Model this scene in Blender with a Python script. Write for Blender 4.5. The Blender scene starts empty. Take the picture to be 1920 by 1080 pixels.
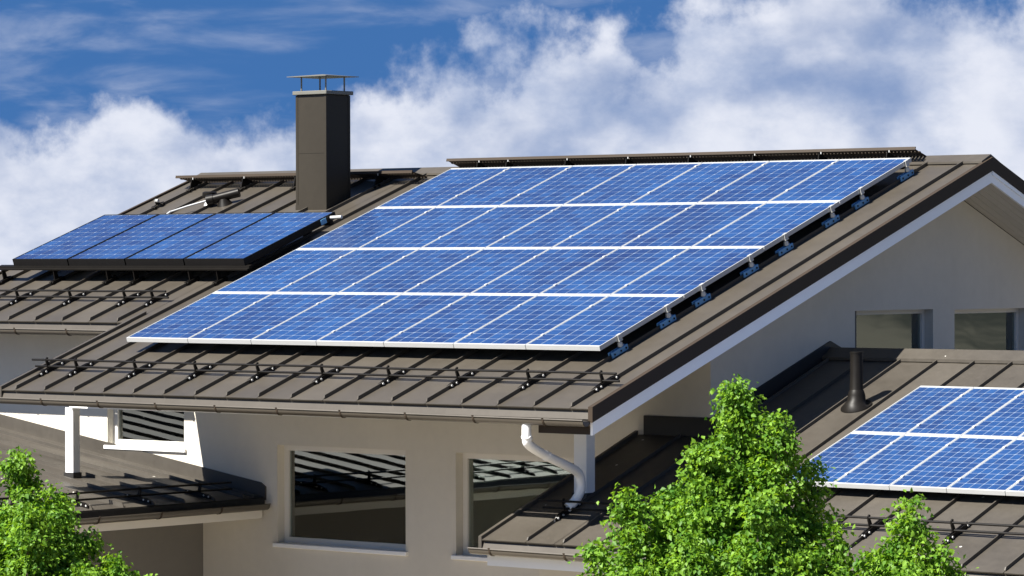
import bpy, bmesh, math, random
import numpy as np
from mathutils import Vector, Matrix

random.seed(7)
SC = bpy.context.scene
COL = SC.collection
R = math.radians

# ------------------------------------------------------------------ camera, sky, sun, exposure
cam_d = bpy.data.cameras.new('camera')
cam = bpy.data.objects.new('camera', cam_d)
COL.objects.link(cam)
SC.camera = cam
YAW, PITCH, ROLL = 0.703414484, -0.00932037715, -0.00296468613
_fw = Vector((-math.sin(YAW) * math.cos(PITCH), math.cos(YAW) * math.cos(PITCH), math.sin(PITCH)))
_rt = Vector((math.cos(YAW), math.sin(YAW), 0))
_up = _rt.cross(_fw)
_r2 = _rt * math.cos(ROLL) + _up * math.sin(ROLL)
_u2 = -_rt * math.sin(ROLL) + _up * math.cos(ROLL)
cam.matrix_world = Matrix((( _r2.x, _u2.x, -_fw.x, 30.76646), (_r2.y, _u2.y, -_fw.y, -29.34580),
                           (_r2.z, _u2.z, -_fw.z, 0.95866), (0, 0, 0, 1)))
cam_d.sensor_width = 36.0
cam_d.lens = 6828.0333 / 1920 * 36.0
cam_d.clip_start = 0.5
cam_d.clip_end = 6000

SUN_AZ, SUN_EL = 73.0, 47.0            # azimuth of the direction the light travels, measured from +X to +Y
sun_d = bpy.data.lights.new('sun', 'SUN')
sun_d.energy = 5.0
sun_d.angle = R(0.55)
sun_d.color = (1.0, 0.955, 0.88)
sun = bpy.data.objects.new('sun', sun_d)
COL.objects.link(sun)
_sd = Vector((math.cos(R(SUN_EL)) * math.cos(R(SUN_AZ)), math.cos(R(SUN_EL)) * math.sin(R(SUN_AZ)), -math.sin(R(SUN_EL))))
sun.rotation_euler = _sd.to_track_quat('-Z', 'Y').to_euler()
sun.location = (-10, -30, 30)

SC.view_settings.view_transform = 'Standard'
SC.view_settings.look = 'None'
SC.view_settings.exposure = 1.6
SC.view_settings.gamma = 1.0
SC.view_settings.use_curve_mapping = False


class NT:
    """small helper round a node tree"""
    def __init__(self, tree):
        self.t = tree
        self.t.nodes.clear()

    def n(self, typ, **kw):
        nd = self.t.nodes.new(typ)
        for k, v in kw.items():
            setattr(nd, k, v)
        return nd

    def link(self, a, b):
        self.t.links.new(a, b)

    def put(self, sock, v):
        if isinstance(v, bpy.types.NodeSocket):
            self.link(v, sock)
        else:
            sock.default_value = v

    def math(self, op, a, b=0.0, c=0.0, clamp=False):
        nd = self.n('ShaderNodeMath', operation=op, use_clamp=clamp)
        self.put(nd.inputs[0], a)
        self.put(nd.inputs[1], b)
        self.put(nd.inputs[2], c)
        return nd.outputs[0]

    def mix(self, f, a, b, blend='MIX'):
        nd = self.n('ShaderNodeMix', data_type='RGBA', blend_type=blend)
        self.put(nd.inputs[0], f)
        self.put(nd.inputs[6], a)
        self.put(nd.inputs[7], b)
        return nd.outputs[2]

    def ramp(self, v, a, b, lo=0.0, hi=1.0, smooth=True):
        nd = self.n('ShaderNodeMapRange', interpolation_type='SMOOTHSTEP' if smooth else 'LINEAR')
        self.put(nd.inputs[0], v)
        for i, q in enumerate((a, b, lo, hi)):
            self.put(nd.inputs[i + 1], q)
        return nd.outputs[0]

    def noise(self, vec, scale, detail=2.0, rough=0.5, dist=0.0):
        nd = self.n('ShaderNodeTexNoise')
        if vec is not None:
            self.link(vec, nd.inputs['Vector'])
        nd.inputs['Scale'].default_value = scale
        nd.inputs['Detail'].default_value = detail
        nd.inputs['Roughness'].default_value = rough
        nd.inputs['Distortion'].default_value = dist
        return nd.outputs['Fac']

    def mapping(self, vec, scale=(1, 1, 1), loc=(0, 0, 0)):
        nd = self.n('ShaderNodeMapping')
        self.link(vec, nd.inputs[0])
        nd.inputs['Scale'].default_value = scale
        nd.inputs['Location'].default_value = loc
        return nd.outputs[0]


world = bpy.data.worlds.new('World')
SC.world = world
world.use_nodes = True
W = NT(world.node_tree)
tc = W.n('ShaderNodeTexCoord').outputs['Generated']
sep = W.n('ShaderNodeSeparateXYZ')
W.link(tc, sep.inputs[0])
dx, dy, dz = sep.outputs
sky = W.n('ShaderNodeTexSky', sky_type='NISHITA')
sky.sun_disc = False
sky.sun_elevation = R(SUN_EL)
sky.sun_rotation = math.atan2(-_sd.x, -_sd.y)
sky.altitude = 300
sky.air_density = 1.0
sky.dust_density = 0.3
sky.ozone_density = 2.5
# clear air: the whole vault carries the deep blue of the middle sky
comb = W.n('ShaderNodeCombineXYZ')
W.link(dx, comb.inputs[0])
W.link(dy, comb.inputs[1])
W.link(W.math('ADD', W.math('MULTIPLY', W.math('ABSOLUTE', dz), 0.8), 0.42), comb.inputs[2])
nrm = W.n('ShaderNodeVectorMath', operation='NORMALIZE')
W.link(comb.outputs[0], nrm.inputs[0])
W.link(nrm.outputs[0], sky.inputs[0])
blue = W.mix(1.0, sky.outputs[0], (0.33, 0.59, 0.84, 1), 'MULTIPLY')
# clouds: a ragged bank whose top rises and falls round the horizon, with thin streaks above it
az = W.math('ARCTAN2', dx, dy)
el = W.math('ARCSINE', dz)
top = W.math('ADD', W.math('MULTIPLY', W.math('SINE', W.math('MULTIPLY', W.math('ADD', az, 0.735), 3.0)), 0.062), 0.050)
f1 = W.noise(W.mapping(tc, (1, 1, 1.15), (10.0, -8.8, 4.9)), 14.0, 5.0, 0.45, 0.0)
f2 = W.noise(W.mapping(tc, (1, 1, 1.0), (7.7, 2.3, 5.1)), 44.0, 9.0, 0.60, 0.0)
puff = W.math('ADD', W.math('MULTIPLY', W.math('SUBTRACT', f1, 0.5), 0.11), W.math('MULTIPLY', W.math('SUBTRACT', f2, 0.5), 0.064))
dens = W.math('ADD', W.math('SUBTRACT', top, el), puff)
bank = W.ramp(dens, -0.005, 0.014)
f3 = W.noise(W.mapping(tc, (1, 1, 4.2), (1.2, 9.1, 2.2)), 16.0, 6.0, 0.55, 0.35)
wisp = W.math('MULTIPLY', W.ramp(f3, 0.44, 0.74), 0.46)
f5 = W.noise(W.mapping(tc, (1, 1, 1.5), (4.4, 0.3, 7.9)), 19.0, 6.0, 0.5, 0.0)
holes = W.math('MULTIPLY', W.ramp(f5, 0.47, 0.66), W.ramp(dens, 0.0, 0.08, 0.62, 0.12))
cover = W.math('MAXIMUM', W.math('MULTIPLY', bank, W.math('SUBTRACT', 1.0, holes)), wisp)
f4 = W.noise(W.mapping(tc, (1, 1, 1.6), (0.3, 4.7, 1.9)), 24.0, 9.0, 0.58, 0.0)
shade = W.ramp(f4, 0.30, 0.64)
cloud = W.mix(shade, (2.75, 3.3, 4.6, 1), (5.3, 5.5, 6.15, 1))
skycol = W.mix(cover, blue, cloud)
bg = W.n('ShaderNodeBackground')
W.link(skycol, bg.inputs[0])
bg.inputs[1].default_value = 0.05
wo = W.n('ShaderNodeOutputWorld')
W.link(bg.outputs[0], wo.inputs[0])


# ------------------------------------------------------------------ materials
def principled(name, col, rough=0.5, metal=0.0, spec=0.5, coat=0.0, coat_rough=0.05):
    m = bpy.data.materials.new(name)
    m.use_nodes = True
    t = NT(m.node_tree)
    b = t.n('ShaderNodeBsdfPrincipled')
    o = t.n('ShaderNodeOutputMaterial')
    t.link(b.outputs[0], o.inputs[0])
    b.inputs['Base Color'].default_value = (*col, 1)
    b.inputs['Roughness'].default_value = rough
    b.inputs['Metallic'].default_value = metal
    b.inputs['Specular IOR Level'].default_value = spec
    b.inputs['Coat Weight'].default_value = coat
    b.inputs['Coat Roughness'].default_value = coat_rough
    return m, t, b


def bump(t, b, h, strength, dist=0.01):
    bp = t.n('ShaderNodeBump')
    bp.inputs['Strength'].default_value = strength
    bp.inputs['Distance'].default_value = dist
    t.link(h, bp.inputs['Height'])
    t.link(bp.outputs[0], b.inputs['Normal'])


def mat_worn(name, col, var=0.12, scale=3.0, rough=0.5, metal=0.0, bumps=0.0, bscale=120.0, spec=0.5, streak=False, specks=0.0):
    m, t, b = principled(name, col, rough, metal, spec)
    g = t.n('ShaderNodeNewGeometry').outputs['Position']
    oi = t.n('ShaderNodeObjectInfo').outputs['Random']
    n1 = t.noise(t.mapping(g, (1, 1, 0.35) if streak else (1, 1, 1)), scale, 5, 0.6)
    n2 = t.noise(g, scale * 9, 3, 0.6)
    f = t.math('ADD', t.math('MULTIPLY', t.math('SUBTRACT', n1, 0.5), 2 * var), t.math('MULTIPLY', t.math('SUBTRACT', n2, 0.5), var))
    f = t.math('ADD', f, t.math('MULTIPLY', t.math('SUBTRACT', oi, 0.5), var * 0.7))
    v = t.math('ADD', f, 1.0)
    base = t.n('ShaderNodeVectorMath', operation='SCALE')
    base.inputs[0].default_value = col
    t.link(v, base.inputs['Scale'])
    c = base.outputs[0]
    if specks:
        vo = t.n('ShaderNodeTexVoronoi')
        t.link(g, vo.inputs['Vector'])
        vo.inputs['Scale'].default_value = 7.0
        near = t.math('LESS_THAN', vo.outputs['Distance'], 0.10)
        rnd = t.n('ShaderNodeSeparateColor')
        t.link(vo.outputs['Color'], rnd.inputs[0])
        near = t.math('MULTIPLY', near, t.math('LESS_THAN', rnd.outputs[0], specks))
        c = t.mix(near, c, (0.55, 0.53, 0.48, 1))
    t.link(c, b.inputs['Base Color'])
    t.link(t.math('ADD', rough, t.math('MULTIPLY', f, 0.5), clamp=True), b.inputs['Roughness'])
    if bumps:
        bump(t, b, t.noise(g, bscale, 3, 0.6), bumps, 0.004)
    return m


M = {}
M['roof'] = mat_worn('brown_roof_steel', (0.0510, 0.0435, 0.0335), 0.22, 1.1, 0.46, streak=True, bumps=0.14, bscale=3.0)
M['roof_low'] = mat_worn('brown_roof_steel_weathered', (0.0510, 0.0440, 0.0345), 0.28, 1.6, 0.54, streak=True, bumps=0.14, bscale=3.0, specks=0.10)
M['trim'] = mat_worn('dark_brown_trim', (0.036, 0.026, 0.018), 0.12, 2.0, 0.6, spec=0.18)
M['gutter'] = mat_worn('brown_gutter_steel', (0.064, 0.0550, 0.0430), 0.10, 2.0, 0.36)
M['dark'] = mat_worn('dark_bracket_steel', (0.007, 0.006, 0.005), 0.15, 8.0, 0.45, spec=0.15)
M['white'] = mat_worn('white_paint', (0.78, 0.78, 0.77), 0.03, 2.0, 0.45)
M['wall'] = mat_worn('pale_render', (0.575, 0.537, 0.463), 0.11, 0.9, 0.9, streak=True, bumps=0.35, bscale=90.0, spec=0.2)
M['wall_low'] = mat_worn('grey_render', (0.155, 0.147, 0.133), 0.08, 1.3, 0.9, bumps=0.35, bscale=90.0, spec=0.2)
M['window'] = mat_worn('window_frame_paint', (0.60, 0.57, 0.51), 0.03, 2.0, 0.5)
M['barge'] = mat_worn('white_bargeboard_paint', (0.90, 0.91, 0.92), 0.03, 2.0, 0.4)
M['soffit'] = mat_worn('soffit_boards', (0.60, 0.565, 0.51), 0.08, 6.0, 0.6)
M['chimney'] = mat_worn('chimney_sheet', (0.0215, 0.0175, 0.0115), 0.14, 1.5, 0.5, spec=0.3, streak=True)
M['cap'] = mat_worn('pale_cap_metal', (0.15, 0.147, 0.125), 0.10, 6.0, 0.45, metal=0.3)
M['alu'] = mat_worn('aluminium_frame', (0.46, 0.465, 0.46), 0.05, 9.0, 0.38, metal=0.25)
M['steel'] = mat_worn('bright_steel', (0.50, 0.50, 0.48), 0.08, 14.0, 0.35, metal=0.35)
M['blue'] = mat_worn('blue_clamp_metal', (0.13, 0.33, 0.56), 0.18, 20.0, 0.4, metal=0.2)  # blue base tone with random variation
M['black'] = mat_worn('black_collector_frame', (0.005, 0.0045, 0.0045), 0.15, 8.0, 0.5, spec=0.2)
M['lead'] = mat_worn('dark_flashing', (0.014, 0.013, 0.012), 0.2, 3.0, 0.55)
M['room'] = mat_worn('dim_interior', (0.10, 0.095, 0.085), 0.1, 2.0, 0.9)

m, t, b = principled('blue_silicon_cell', (0.03, 0.08, 0.30), 0.35, 0.0, 0.35, 0.38, 0.14)
oi = t.n('ShaderNodeObjectInfo').outputs['Random']
g = t.n('ShaderNodeNewGeometry').outputs['Position']
vo = t.n('ShaderNodeTexVoronoi')
t.link(g, vo.inputs['Vector'])
vo.inputs['Scale'].default_value = 45.0
sepc = t.n('ShaderNodeSeparateColor')
t.link(vo.outputs['Color'], sepc.inputs[0])
f = t.math('ADD', t.math('MULTIPLY', oi, 0.42), t.math('MULTIPLY', sepc.outputs[0], 0.22))
f = t.math('ADD', f, t.math('MULTIPLY', t.math('SUBTRACT', t.noise(g, 0.55, 3, 0.55), 0.28), 1.1))
t.link(t.mix(t.math('SUBTRACT', f, 0.1, clamp=True), (0.0068, 0.0160, 0.069, 1), (0.0145, 0.058, 0.175, 1)), b.inputs['Base Color'])
M['cell'] = m
m, t, b = principled('panel_backsheet', (0.29, 0.36, 0.46), 0.5, 0.0, 0.5, 0.55, 0.16)
M['sheet'] = m

m = bpy.data.materials.new('window_glass')
m.use_nodes = True
t = NT(m.node_tree)
fr = t.n('ShaderNodeFresnel')
fr.inputs[0].default_value = 1.5
fac = t.math('ADD', t.math('MULTIPLY', fr.outputs[0], 1.6), 0.14, clamp=True)
tr = t.n('ShaderNodeBsdfTransparent')
tr.inputs[0].default_value = (0.62, 0.68, 0.64, 1)
gl = t.n('ShaderNodeBsdfGlossy')
gl.inputs['Color'].default_value = (0.92, 0.97, 0.95, 1)
gl.inputs['Roughness'].default_value = 0.012
g = t.n('ShaderNodeNewGeometry').outputs['Position']
bp = t.n('ShaderNodeBump')
bp.inputs['Strength'].default_value = 0.06
bp.inputs['Distance'].default_value = 0.02
t.link(t.noise(g, 1.6, 1, 0.4), bp.inputs['Height'])
t.link(bp.outputs[0], gl.inputs['Normal'])
mx = t.n('ShaderNodeMixShader')
t.link(fac, mx.inputs[0])
t.link(tr.outputs[0], mx.inputs[1])
t.link(gl.outputs[0], mx.inputs[2])
o = t.n('ShaderNodeOutputMaterial')
t.link(mx.outputs[0], o.inputs[0])
M['glass'] = m


def mat_leaf(name, c1, c2):
    m = bpy.data.materials.new(name)
    m.use_nodes = True
    t = NT(m.node_tree)
    rp = t.n('ShaderNodeNewGeometry')
    pos = rp.outputs['Position']
    f = t.math('ADD', t.math('MULTIPLY', rp.outputs['Random Per Island'], 0.5), t.math('MULTIPLY', t.ramp(t.noise(pos, 5.0, 3, 0.6), 0.3, 0.7), 0.65))
    c = t.mix(t.math('SUBTRACT', f, 0.12, clamp=True), (*c1, 1), (*c2, 1))
    b = t.n('ShaderNodeBsdfPrincipled')
    t.link(c, b.inputs['Base Color'])
    b.inputs['Roughness'].default_value = 0.5
    b.inputs['Specular IOR Level'].default_value = 0.25
    tl = t.n('ShaderNodeBsdfTranslucent')
    t.link(t.mix(1.0, c, (1.5, 1.35, 0.5, 1), 'MULTIPLY'), tl.inputs[0])
    mx = t.n('ShaderNodeMixShader')
    mx.inputs[0].default_value = 0.42
    t.link(b.outputs[0], mx.inputs[1])
    t.link(tl.outputs[0], mx.inputs[2])
    o = t.n('ShaderNodeOutputMaterial')
    t.link(mx.outputs[0], o.inputs[0])
    return m


M['leaf'] = mat_leaf('young_green_leaves', (0.042, 0.130, 0.011), (0.220, 0.385, 0.040))
M['bark'] = mat_worn('grey_brown_bark', (0.11, 0.085, 0.065), 0.25, 14.0, 0.9, bumps=0.6, bscale=60.0)

m, t, b = principled('garden_ground', (0.12, 0.15, 0.06), 0.95)
g = t.n('ShaderNodeNewGeometry').outputs['Position']
n1 = t.noise(g, 0.15, 6, 0.6)
n2 = t.noise(g, 5.0, 4, 0.7)
gd = t.n('ShaderNodeVectorMath', operation='LENGTH')
t.link(g, gd.inputs[0])
far = t.ramp(gd.outputs['Value'], 34.0, 50.0)
c = t.mix(t.ramp(n1, 0.42, 0.58), (0.055, 0.072, 0.028, 1), (0.15, 0.135, 0.112, 1))
near = t.ramp(gd.outputs['Value'], 24.0, 27.0)
bounce_col = t.mix(n2, (0.27, 0.235, 0.185, 1), (0.36, 0.315, 0.25, 1))  # pale warm ground out of view, added to bounce light onto the walls
c = t.mix(near, bounce_col, c)
c = t.mix(far, c, t.mix(t.ramp(t.noise(g, 0.12, 5, 0.7), 0.4, 0.6), (0.014, 0.017, 0.012, 1), (0.075, 0.072, 0.055, 1)))  # unseen far ground, coloured dark and mottled for the gable windows to mirror
t.link(c, b.inputs['Base Color'])
bump(t, b, n2, 0.5, 0.05)
M['ground'] = m


# ------------------------------------------------------------------ mesh helpers
class MB:
    def __init__(self):
        self.v, self.f = [], []

    def quad(self, *p):
        i = len(self.v)
        self.v += [tuple(q) for q in p]
        self.f.append(tuple(range(i, i + len(p))))
        return self

    def prism(self, poly, a, b, fn):
        """polygon (u,v) swept from a to b; fn(w,u,v) -> xyz"""
        n = len(poly)
        i = len(self.v)
        self.v += [tuple(fn(a, u, v)) for u, v in poly] + [tuple(fn(b, u, v)) for u, v in poly]
        self.f.append(tuple(range(i, i + n)))
        self.f.append(tuple(range(i + 2 * n - 1, i + n - 1, -1)))
        for k in range(n):
            k2 = (k + 1) % n
            self.f.append((i + k, i + n + k, i + n + k2, i + k2))
        return self

    def box(self, x0, x1, y0, y1, z0, z1, fn=None):
        fn = fn or (lambda x, y, z: (x, y, z))
        return self.prism([(y0, z0), (y1, z0), (y1, z1), (y0, z1)], x0, x1, fn)

    def tube(self, pts, rad, n=10, caps=True):
        pts = [Vector(p) for p in pts]
        rads = rad if isinstance(rad, (list, tuple)) else [rad] * len(pts)
        rings = []
        ref = None
        for k, p in enumerate(pts):
            d = (pts[min(k + 1, len(pts) - 1)] - pts[max(k - 1, 0)]).normalized()
            if ref is None:
                ref = d.orthogonal().normalized()
            ref = (ref - d * ref.dot(d)).normalized()
            bt = d.cross(ref)
            i = len(self.v)
            for j in range(n):
                a = 2 * math.pi * j / n
                self.v.append(tuple(p + (ref * math.cos(a) + bt * math.sin(a)) * rads[k]))
            rings.append(i)
        for a, b in zip(rings, rings[1:]):
            for j in range(n):
                j2 = (j + 1) % n
                self.f.append((a + j, a + j2, b + j2, b + j))
        if caps:
            self.f.append(tuple(rings[0] + j for j in range(n))[::-1])
            self.f.append(tuple(rings[-1] + j for j in range(n)))
        return self

    def mesh(self, name, mat, smooth=False, bevel=0.0):
        me = bpy.data.meshes.new(name)
        me.from_pydata(self.v, [], self.f)
        bm = bmesh.new()
        bm.from_mesh(me)
        bmesh.ops.recalc_face_normals(bm, faces=bm.faces)
        if bevel:
            bmesh.ops.bevel(bm, geom=list(bm.edges), offset=bevel, segments=1, affect='EDGES', clamp_overlap=True)
        bm.to_mesh(me)
        bm.free()
        if smooth:
            me.polygons.foreach_set('use_smooth', [True] * len(me.polygons))
            try:
                me.set_sharp_from_angle(angle=R(40))
            except Exception:
                pass
        me.materials.append(M[mat] if isinstance(mat, str) else mat)
        return me

    def build(self, name, mat, parent=None, smooth=False, bevel=0.0, world=True):
        return link(name, self.mesh(name, mat, smooth, bevel), parent, world)


def link(name, data, parent=None, world=True):
    o = bpy.data.objects.new(name, data)
    COL.objects.link(o)
    if parent is not None:
        o.parent = parent
        if world:
            o.matrix_parent_inverse = WM[parent.name].inverted()
    WM[o.name] = WM[parent.name].copy() if (parent is not None and not world) else Matrix.Identity(4)
    return o


WM = {}


def empty(name, mat=None, loc=None):
    o = bpy.data.objects.new(name, None)
    COL.objects.link(o)
    o.empty_display_size = 0.2
    mw = mat if mat is not None else Matrix.Translation(loc)
    o.matrix_world = mw
    WM[o.name] = mw.copy()
    return o


def tag(o, label=None, cat=None, group=None, kind=None):
    if label:
        o['label'] = label
    if cat:
        o['category'] = cat
    if group:
        o['group'] = group
    if kind:
        o['kind'] = kind
    return o


# ------------------------------------------------------------------ reference planes (metres)
TH = 0.344471552                         # pitch of the main roof
CT, ST = math.cos(TH), math.sin(TH)
H0 = -0.20                               # roof sheet below the plane of the big array's glass


def RP(x, s, h=0.0):                     # main front slope: along eave, up the slope, above the sheet
    hh = h + H0
    return (x, s * CT - hh * ST, s * ST + hh * CT)


AK = 0.375                               # annex roof gradient
AA = math.atan(AK)
AC, AS = math.cos(AA), math.sin(AA)
AY, AZ = 4.05, -0.18                     # annex ridge


def AP(x, y, h=0.0):                     # annex slope: given plan y and height above the sheet
    return (x, y - h * AS, AZ + AK * (y - AY) + h * AC)


WK = 0.15                                # wing roof gradient (falls towards +X)
WA = math.atan(WK)


def WP(x, y, h=0.0):
    return (x + h * math.sin(WA), y, -1.93 + WK * (0.43 - x) + h * math.cos(WA))


GZ = -5.6
XL, XM, XR, XG = -5.10, -1.00, 7.82, 7.10
SE, SL, SR = -1.20, 1.00, 6.60           # eave, stepped-back eave, ridge
YF = 1.85
RY, RZ = RP(0, SR)[1:]                   # ridge
BK = 0.40                                # back slope gradient


def roofz(y):                            # top of the roof sheet over plan y
    return (y * ST / CT + H0 / CT) if y <= RY else RZ - BK * (y - RY)


YB = 12.0

# ------------------------------------------------------------------ ground
mb = MB()
NR, NA = 40, 64
rr = [0.0] + [3.0 * (1500 / 3.0) ** (k / (NR - 1)) for k in range(NR)]


def gz(r, a):
    z = GZ
    if r > 35:
        z -= 0.055 * (r - 35) ** 1.0 * min(1.0, (r - 35) / 60)
    da = math.atan2(math.sin(a - 0.87), math.cos(a - 0.87))
    if r > 40:
        z += (10 + 0.075 * r) * math.exp(-(da / 0.42) ** 2) * min(1.0, (r - 40) / 45)  # hill out of view, added so the gable windows mirror dark land
    if r > 20:
        z += 0.4 * math.sin(3 * a + r * 0.03) * min(1, (r - 20) / 30)
    return z


idx = {}
for k, r_ in enumerate(rr):
    for j in range(NA):
        a = 2 * math.pi * j / NA
        idx[k, j] = len(mb.v)
        mb.v.append((3 + r_ * math.cos(a), 2 + r_ * math.sin(a), gz(r_, a)))
for k in range(len(rr) - 1):
    for j in range(NA):
        mb.f.append((idx[k, j], idx[k + 1, j], idx[k + 1, (j + 1) % NA], idx[k, (j + 1) % NA]))
tag(mb.build('ground', 'ground', smooth=True), kind='structure')

# ------------------------------------------------------------------ the house
house = empty('house', loc=(1.2, 5.5, GZ))
tag(house, 'pale rendered house with brown standing seam metal roofs under solar panels', 'house')


def wall(u0, u1, z0, ztop, openings, fn, depth, extra=()):
    """outer skin with openings and their reveals; fn(u,z,d) -> xyz, d = depth into the wall"""
    mb = MB()
    us = sorted(set([u0, u1] + [o[0] for o in openings] + [o[1] for o in openings] + list(extra)))
    for a, b in zip(us, us[1:]):
        ops = sorted([(o[2], o[3]) for o in openings if o[0] <= a + 1e-6 and o[1] >= b - 1e-6])
        z = z0
        for lo, hi in ops:
            mb.quad(fn(a, z, 0), fn(b, z, 0), fn(b, lo, 0), fn(a, lo, 0))
            z = hi
        mb.quad(fn(a, z, 0), fn(b, z, 0), fn(b, ztop(b), 0), fn(a, ztop(a), 0))
    for a, b, lo, hi in openings:
        for p, q in (((a, lo), (b, lo)), ((b, lo), (b, hi)), ((b, hi), (a, hi)), ((a, hi), (a, lo))):
            mb.quad(fn(*p, 0), fn(*q, 0), fn(*q, depth), fn(*p, depth))
    return mb


def window(a, b, lo, hi, fn, rec=0.12, mull=(), frame=0.07, sill=True, label=None, wsill=0.05):
    """white frame set back in an opening; pane, sill and mullions are its pieces"""
    mb = MB()
    fw_, d0, d1 = frame, rec, rec + 0.07
    f3 = lambda d, u, z: fn(u, z, d)
    for (p, q, r_, s_) in ((a, b, lo, lo + fw_), (a, b, hi - fw_, hi), (a, a + fw_, lo + fw_, hi - fw_), (b - fw_, b, lo + fw_, hi - fw_)):
        mb.prism([(p, r_), (q, r_), (q, s_), (p, s_)], d0, d1, f3)
    w = mb.build('window', 'window', house)
    if label:
        w['label'] = label
    edges = [a + fw_] + [x for m_ in mull for x in (m_ - 0.035, m_ + 0.035)] + [b - fw_]
    for m_ in mull:
        MB().prism([(m_ - 0.035, lo + fw_), (m_ + 0.035, lo + fw_), (m_ + 0.035, hi - fw_), (m_ - 0.035, hi - fw_)], d0 + 0.005, d1 - 0.005, f3).build('mullion', 'white', w)
    for p, q in zip(edges[::2], edges[1::2]):
        MB().prism([(p, lo + fw_), (q, lo + fw_), (q, hi - fw_), (p, hi - fw_)], d0 + 0.03, d0 + 0.036, f3).build('pane', 'glass', w)
    if sill:
        MB().prism([(a - 0.04, lo - 0.045), (b + 0.04, lo - 0.045), (b + 0.04, lo + 0.004), (a - 0.04, lo + 0.004)], -wsill, rec + 0.01, f3).build('sill', 'white', w, bevel=0.006)
    return w


ffront = lambda u, z, d: (u, YF + d, z)
fgable = lambda u, z, d: (XG - d, u, z)
W1 = (0.64, 2.69, -2.47, -1.30)
W2 = (3.46, 5.50, -2.47, -1.30)
W3 = (-2.28, -0.93, -1.40, -0.62)
wall(-4.7, XG, GZ, lambda u: roofz(YF) - 0.17, [W1, W2, W3], ffront, 0.30).build('wall', 'wall', house)['label'] = 'pale front wall in the shade of the deep eave'
G1 = (4.55, 6.13, -1.0, 0.304)
G2 = (6.58, 8.16, -1.0, 0.290)
wall(YF, YB, GZ, lambda u: roofz(u) - 0.27, [G1, G2], fgable, 0.30, extra=(RY,)).build('wall', 'wall', house)['label'] = 'shaded gable wall with two windows'
MB().quad((-4.7, YF, GZ), (-4.7, YB, GZ), (-4.7, YB, roofz(YB) - 0.17), (-4.7, RY, RZ - 0.17), (-4.7, YF, roofz(YF) - 0.17)).build('wall', 'wall', house)
MB().quad((-4.7, YB, GZ), (XG, YB, GZ), (XG, YB, roofz(YB) - 0.17), (-4.7, YB, roofz(YB) - 0.17)).build('wall', 'wall', house)
# rooms behind the glass
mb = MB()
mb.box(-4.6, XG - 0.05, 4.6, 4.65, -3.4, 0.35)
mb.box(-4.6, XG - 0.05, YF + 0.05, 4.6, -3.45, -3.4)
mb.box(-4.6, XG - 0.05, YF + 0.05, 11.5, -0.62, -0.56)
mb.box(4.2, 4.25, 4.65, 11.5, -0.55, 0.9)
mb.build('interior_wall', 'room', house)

window(*W1, ffront, label='left of the two large front windows')
window(*W2, ffront, label='large front window behind the white downpipe')
w3 = window(*W3, ffront, rec=0.10, frame=0.075, label='small window in the sunlit part of the wall', wsill=0.035)
MB().box(W3[0] + 0.08, W3[1] - 0.08, YF + 0.215, YF + 0.222, W3[2] + 0.08, W3[3] - 0.08).build('curtain', 'wall_low', w3)
g1 = window(*G1, fgable, frame=0.05, label='gable window nearer the eave', sill=False)
g2 = window(*G2, fgable, frame=0.05, label='gable window further back with wavy reflections', sill=False)
# slats added behind the second gable window, modelling its bright wavy reflections
for k in range(17):
    z = -0.32 + k * 0.034
    mb = MB()
    n = 14
    prev = None
    for j in range(n + 1):
        y = 6.68 + 0.98 * j / n
        zz = z + 0.012 * math.sin(j * 1.1 + k * 0.4) - 0.045 * (j / n)
        p = ((XG - 0.178 + 0.008 * math.sin(j * 2.0 + k), y, zz), (XG - 0.192, y, zz + 0.015))
        if prev:
            mb.quad(prev[0], p[0], p[1], prev[1])
        prev = p
    mb.build('reflection_slat', 'white', g2)

# ---- main roof
mb = MB()
rp = lambda w_, u, v: RP(w_, u, v)


def slab(mb, x0, x1, s0, s1, h0, h1):
    mb.prism([(s0, h0), (s1, h0), (s1, h1), (s0, h1)], x0, x1, rp)


slab(mb, XM, XR - 0.03, SE + 0.02, SR, -0.15, -0.014)
slab(mb, XL + 0.03, XM, SL + 0.02, SR, -0.15, -0.014)
yb2 = YB + 0.9
mb.prism([(RY, RZ - 0.16), (yb2, RZ - BK * (yb2 - RY) - 0.16), (yb2, RZ - BK * (yb2 - RY)), (RY, RZ)], XL, XR - 0.03, lambda w_, u, v: (w_, u, v))
roof = mb.build('roof', 'roof', house)
roof['label'] = 'main pitched roof carrying the large solar array'

SEAM = [7.533 - 0.4873 * k for k in range(26)]


def pan_mesh(x0, x1, s0, s1, fn, ns=8, h0=-0.012, amp=0.0016):
    """one sheet of standing seam roofing, very slightly uneven"""
    mb = MB()
    nx = 4
    rows = []
    for i in range(ns + 1):
        row = []
        for j in range(nx + 1):
            e = 0 if j in (0, nx) else random.uniform(-amp, amp)
            row.append(len(mb.v))
            mb.v.append(fn(x0 + (x1 - x0) * j / nx, s0 + (s1 - s0) * i / ns, e))
        rows.append(row)
    for i in range(ns):
        for j in range(nx):
            mb.f.append((rows[i][j], rows[i][j + 1], rows[i + 1][j + 1], rows[i + 1][j]))
    for (a, b) in ((rows[0], -1),):
        base = []
        for j in range(nx + 1):
            base.append(len(mb.v))
            mb.v.append(fn(x0 + (x1 - x0) * j / nx, s0 + 0.001, h0))
        for j in range(nx):
            mb.f.append((a[j], a[j + 1], base[j + 1], base[j]))
    return mb


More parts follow.
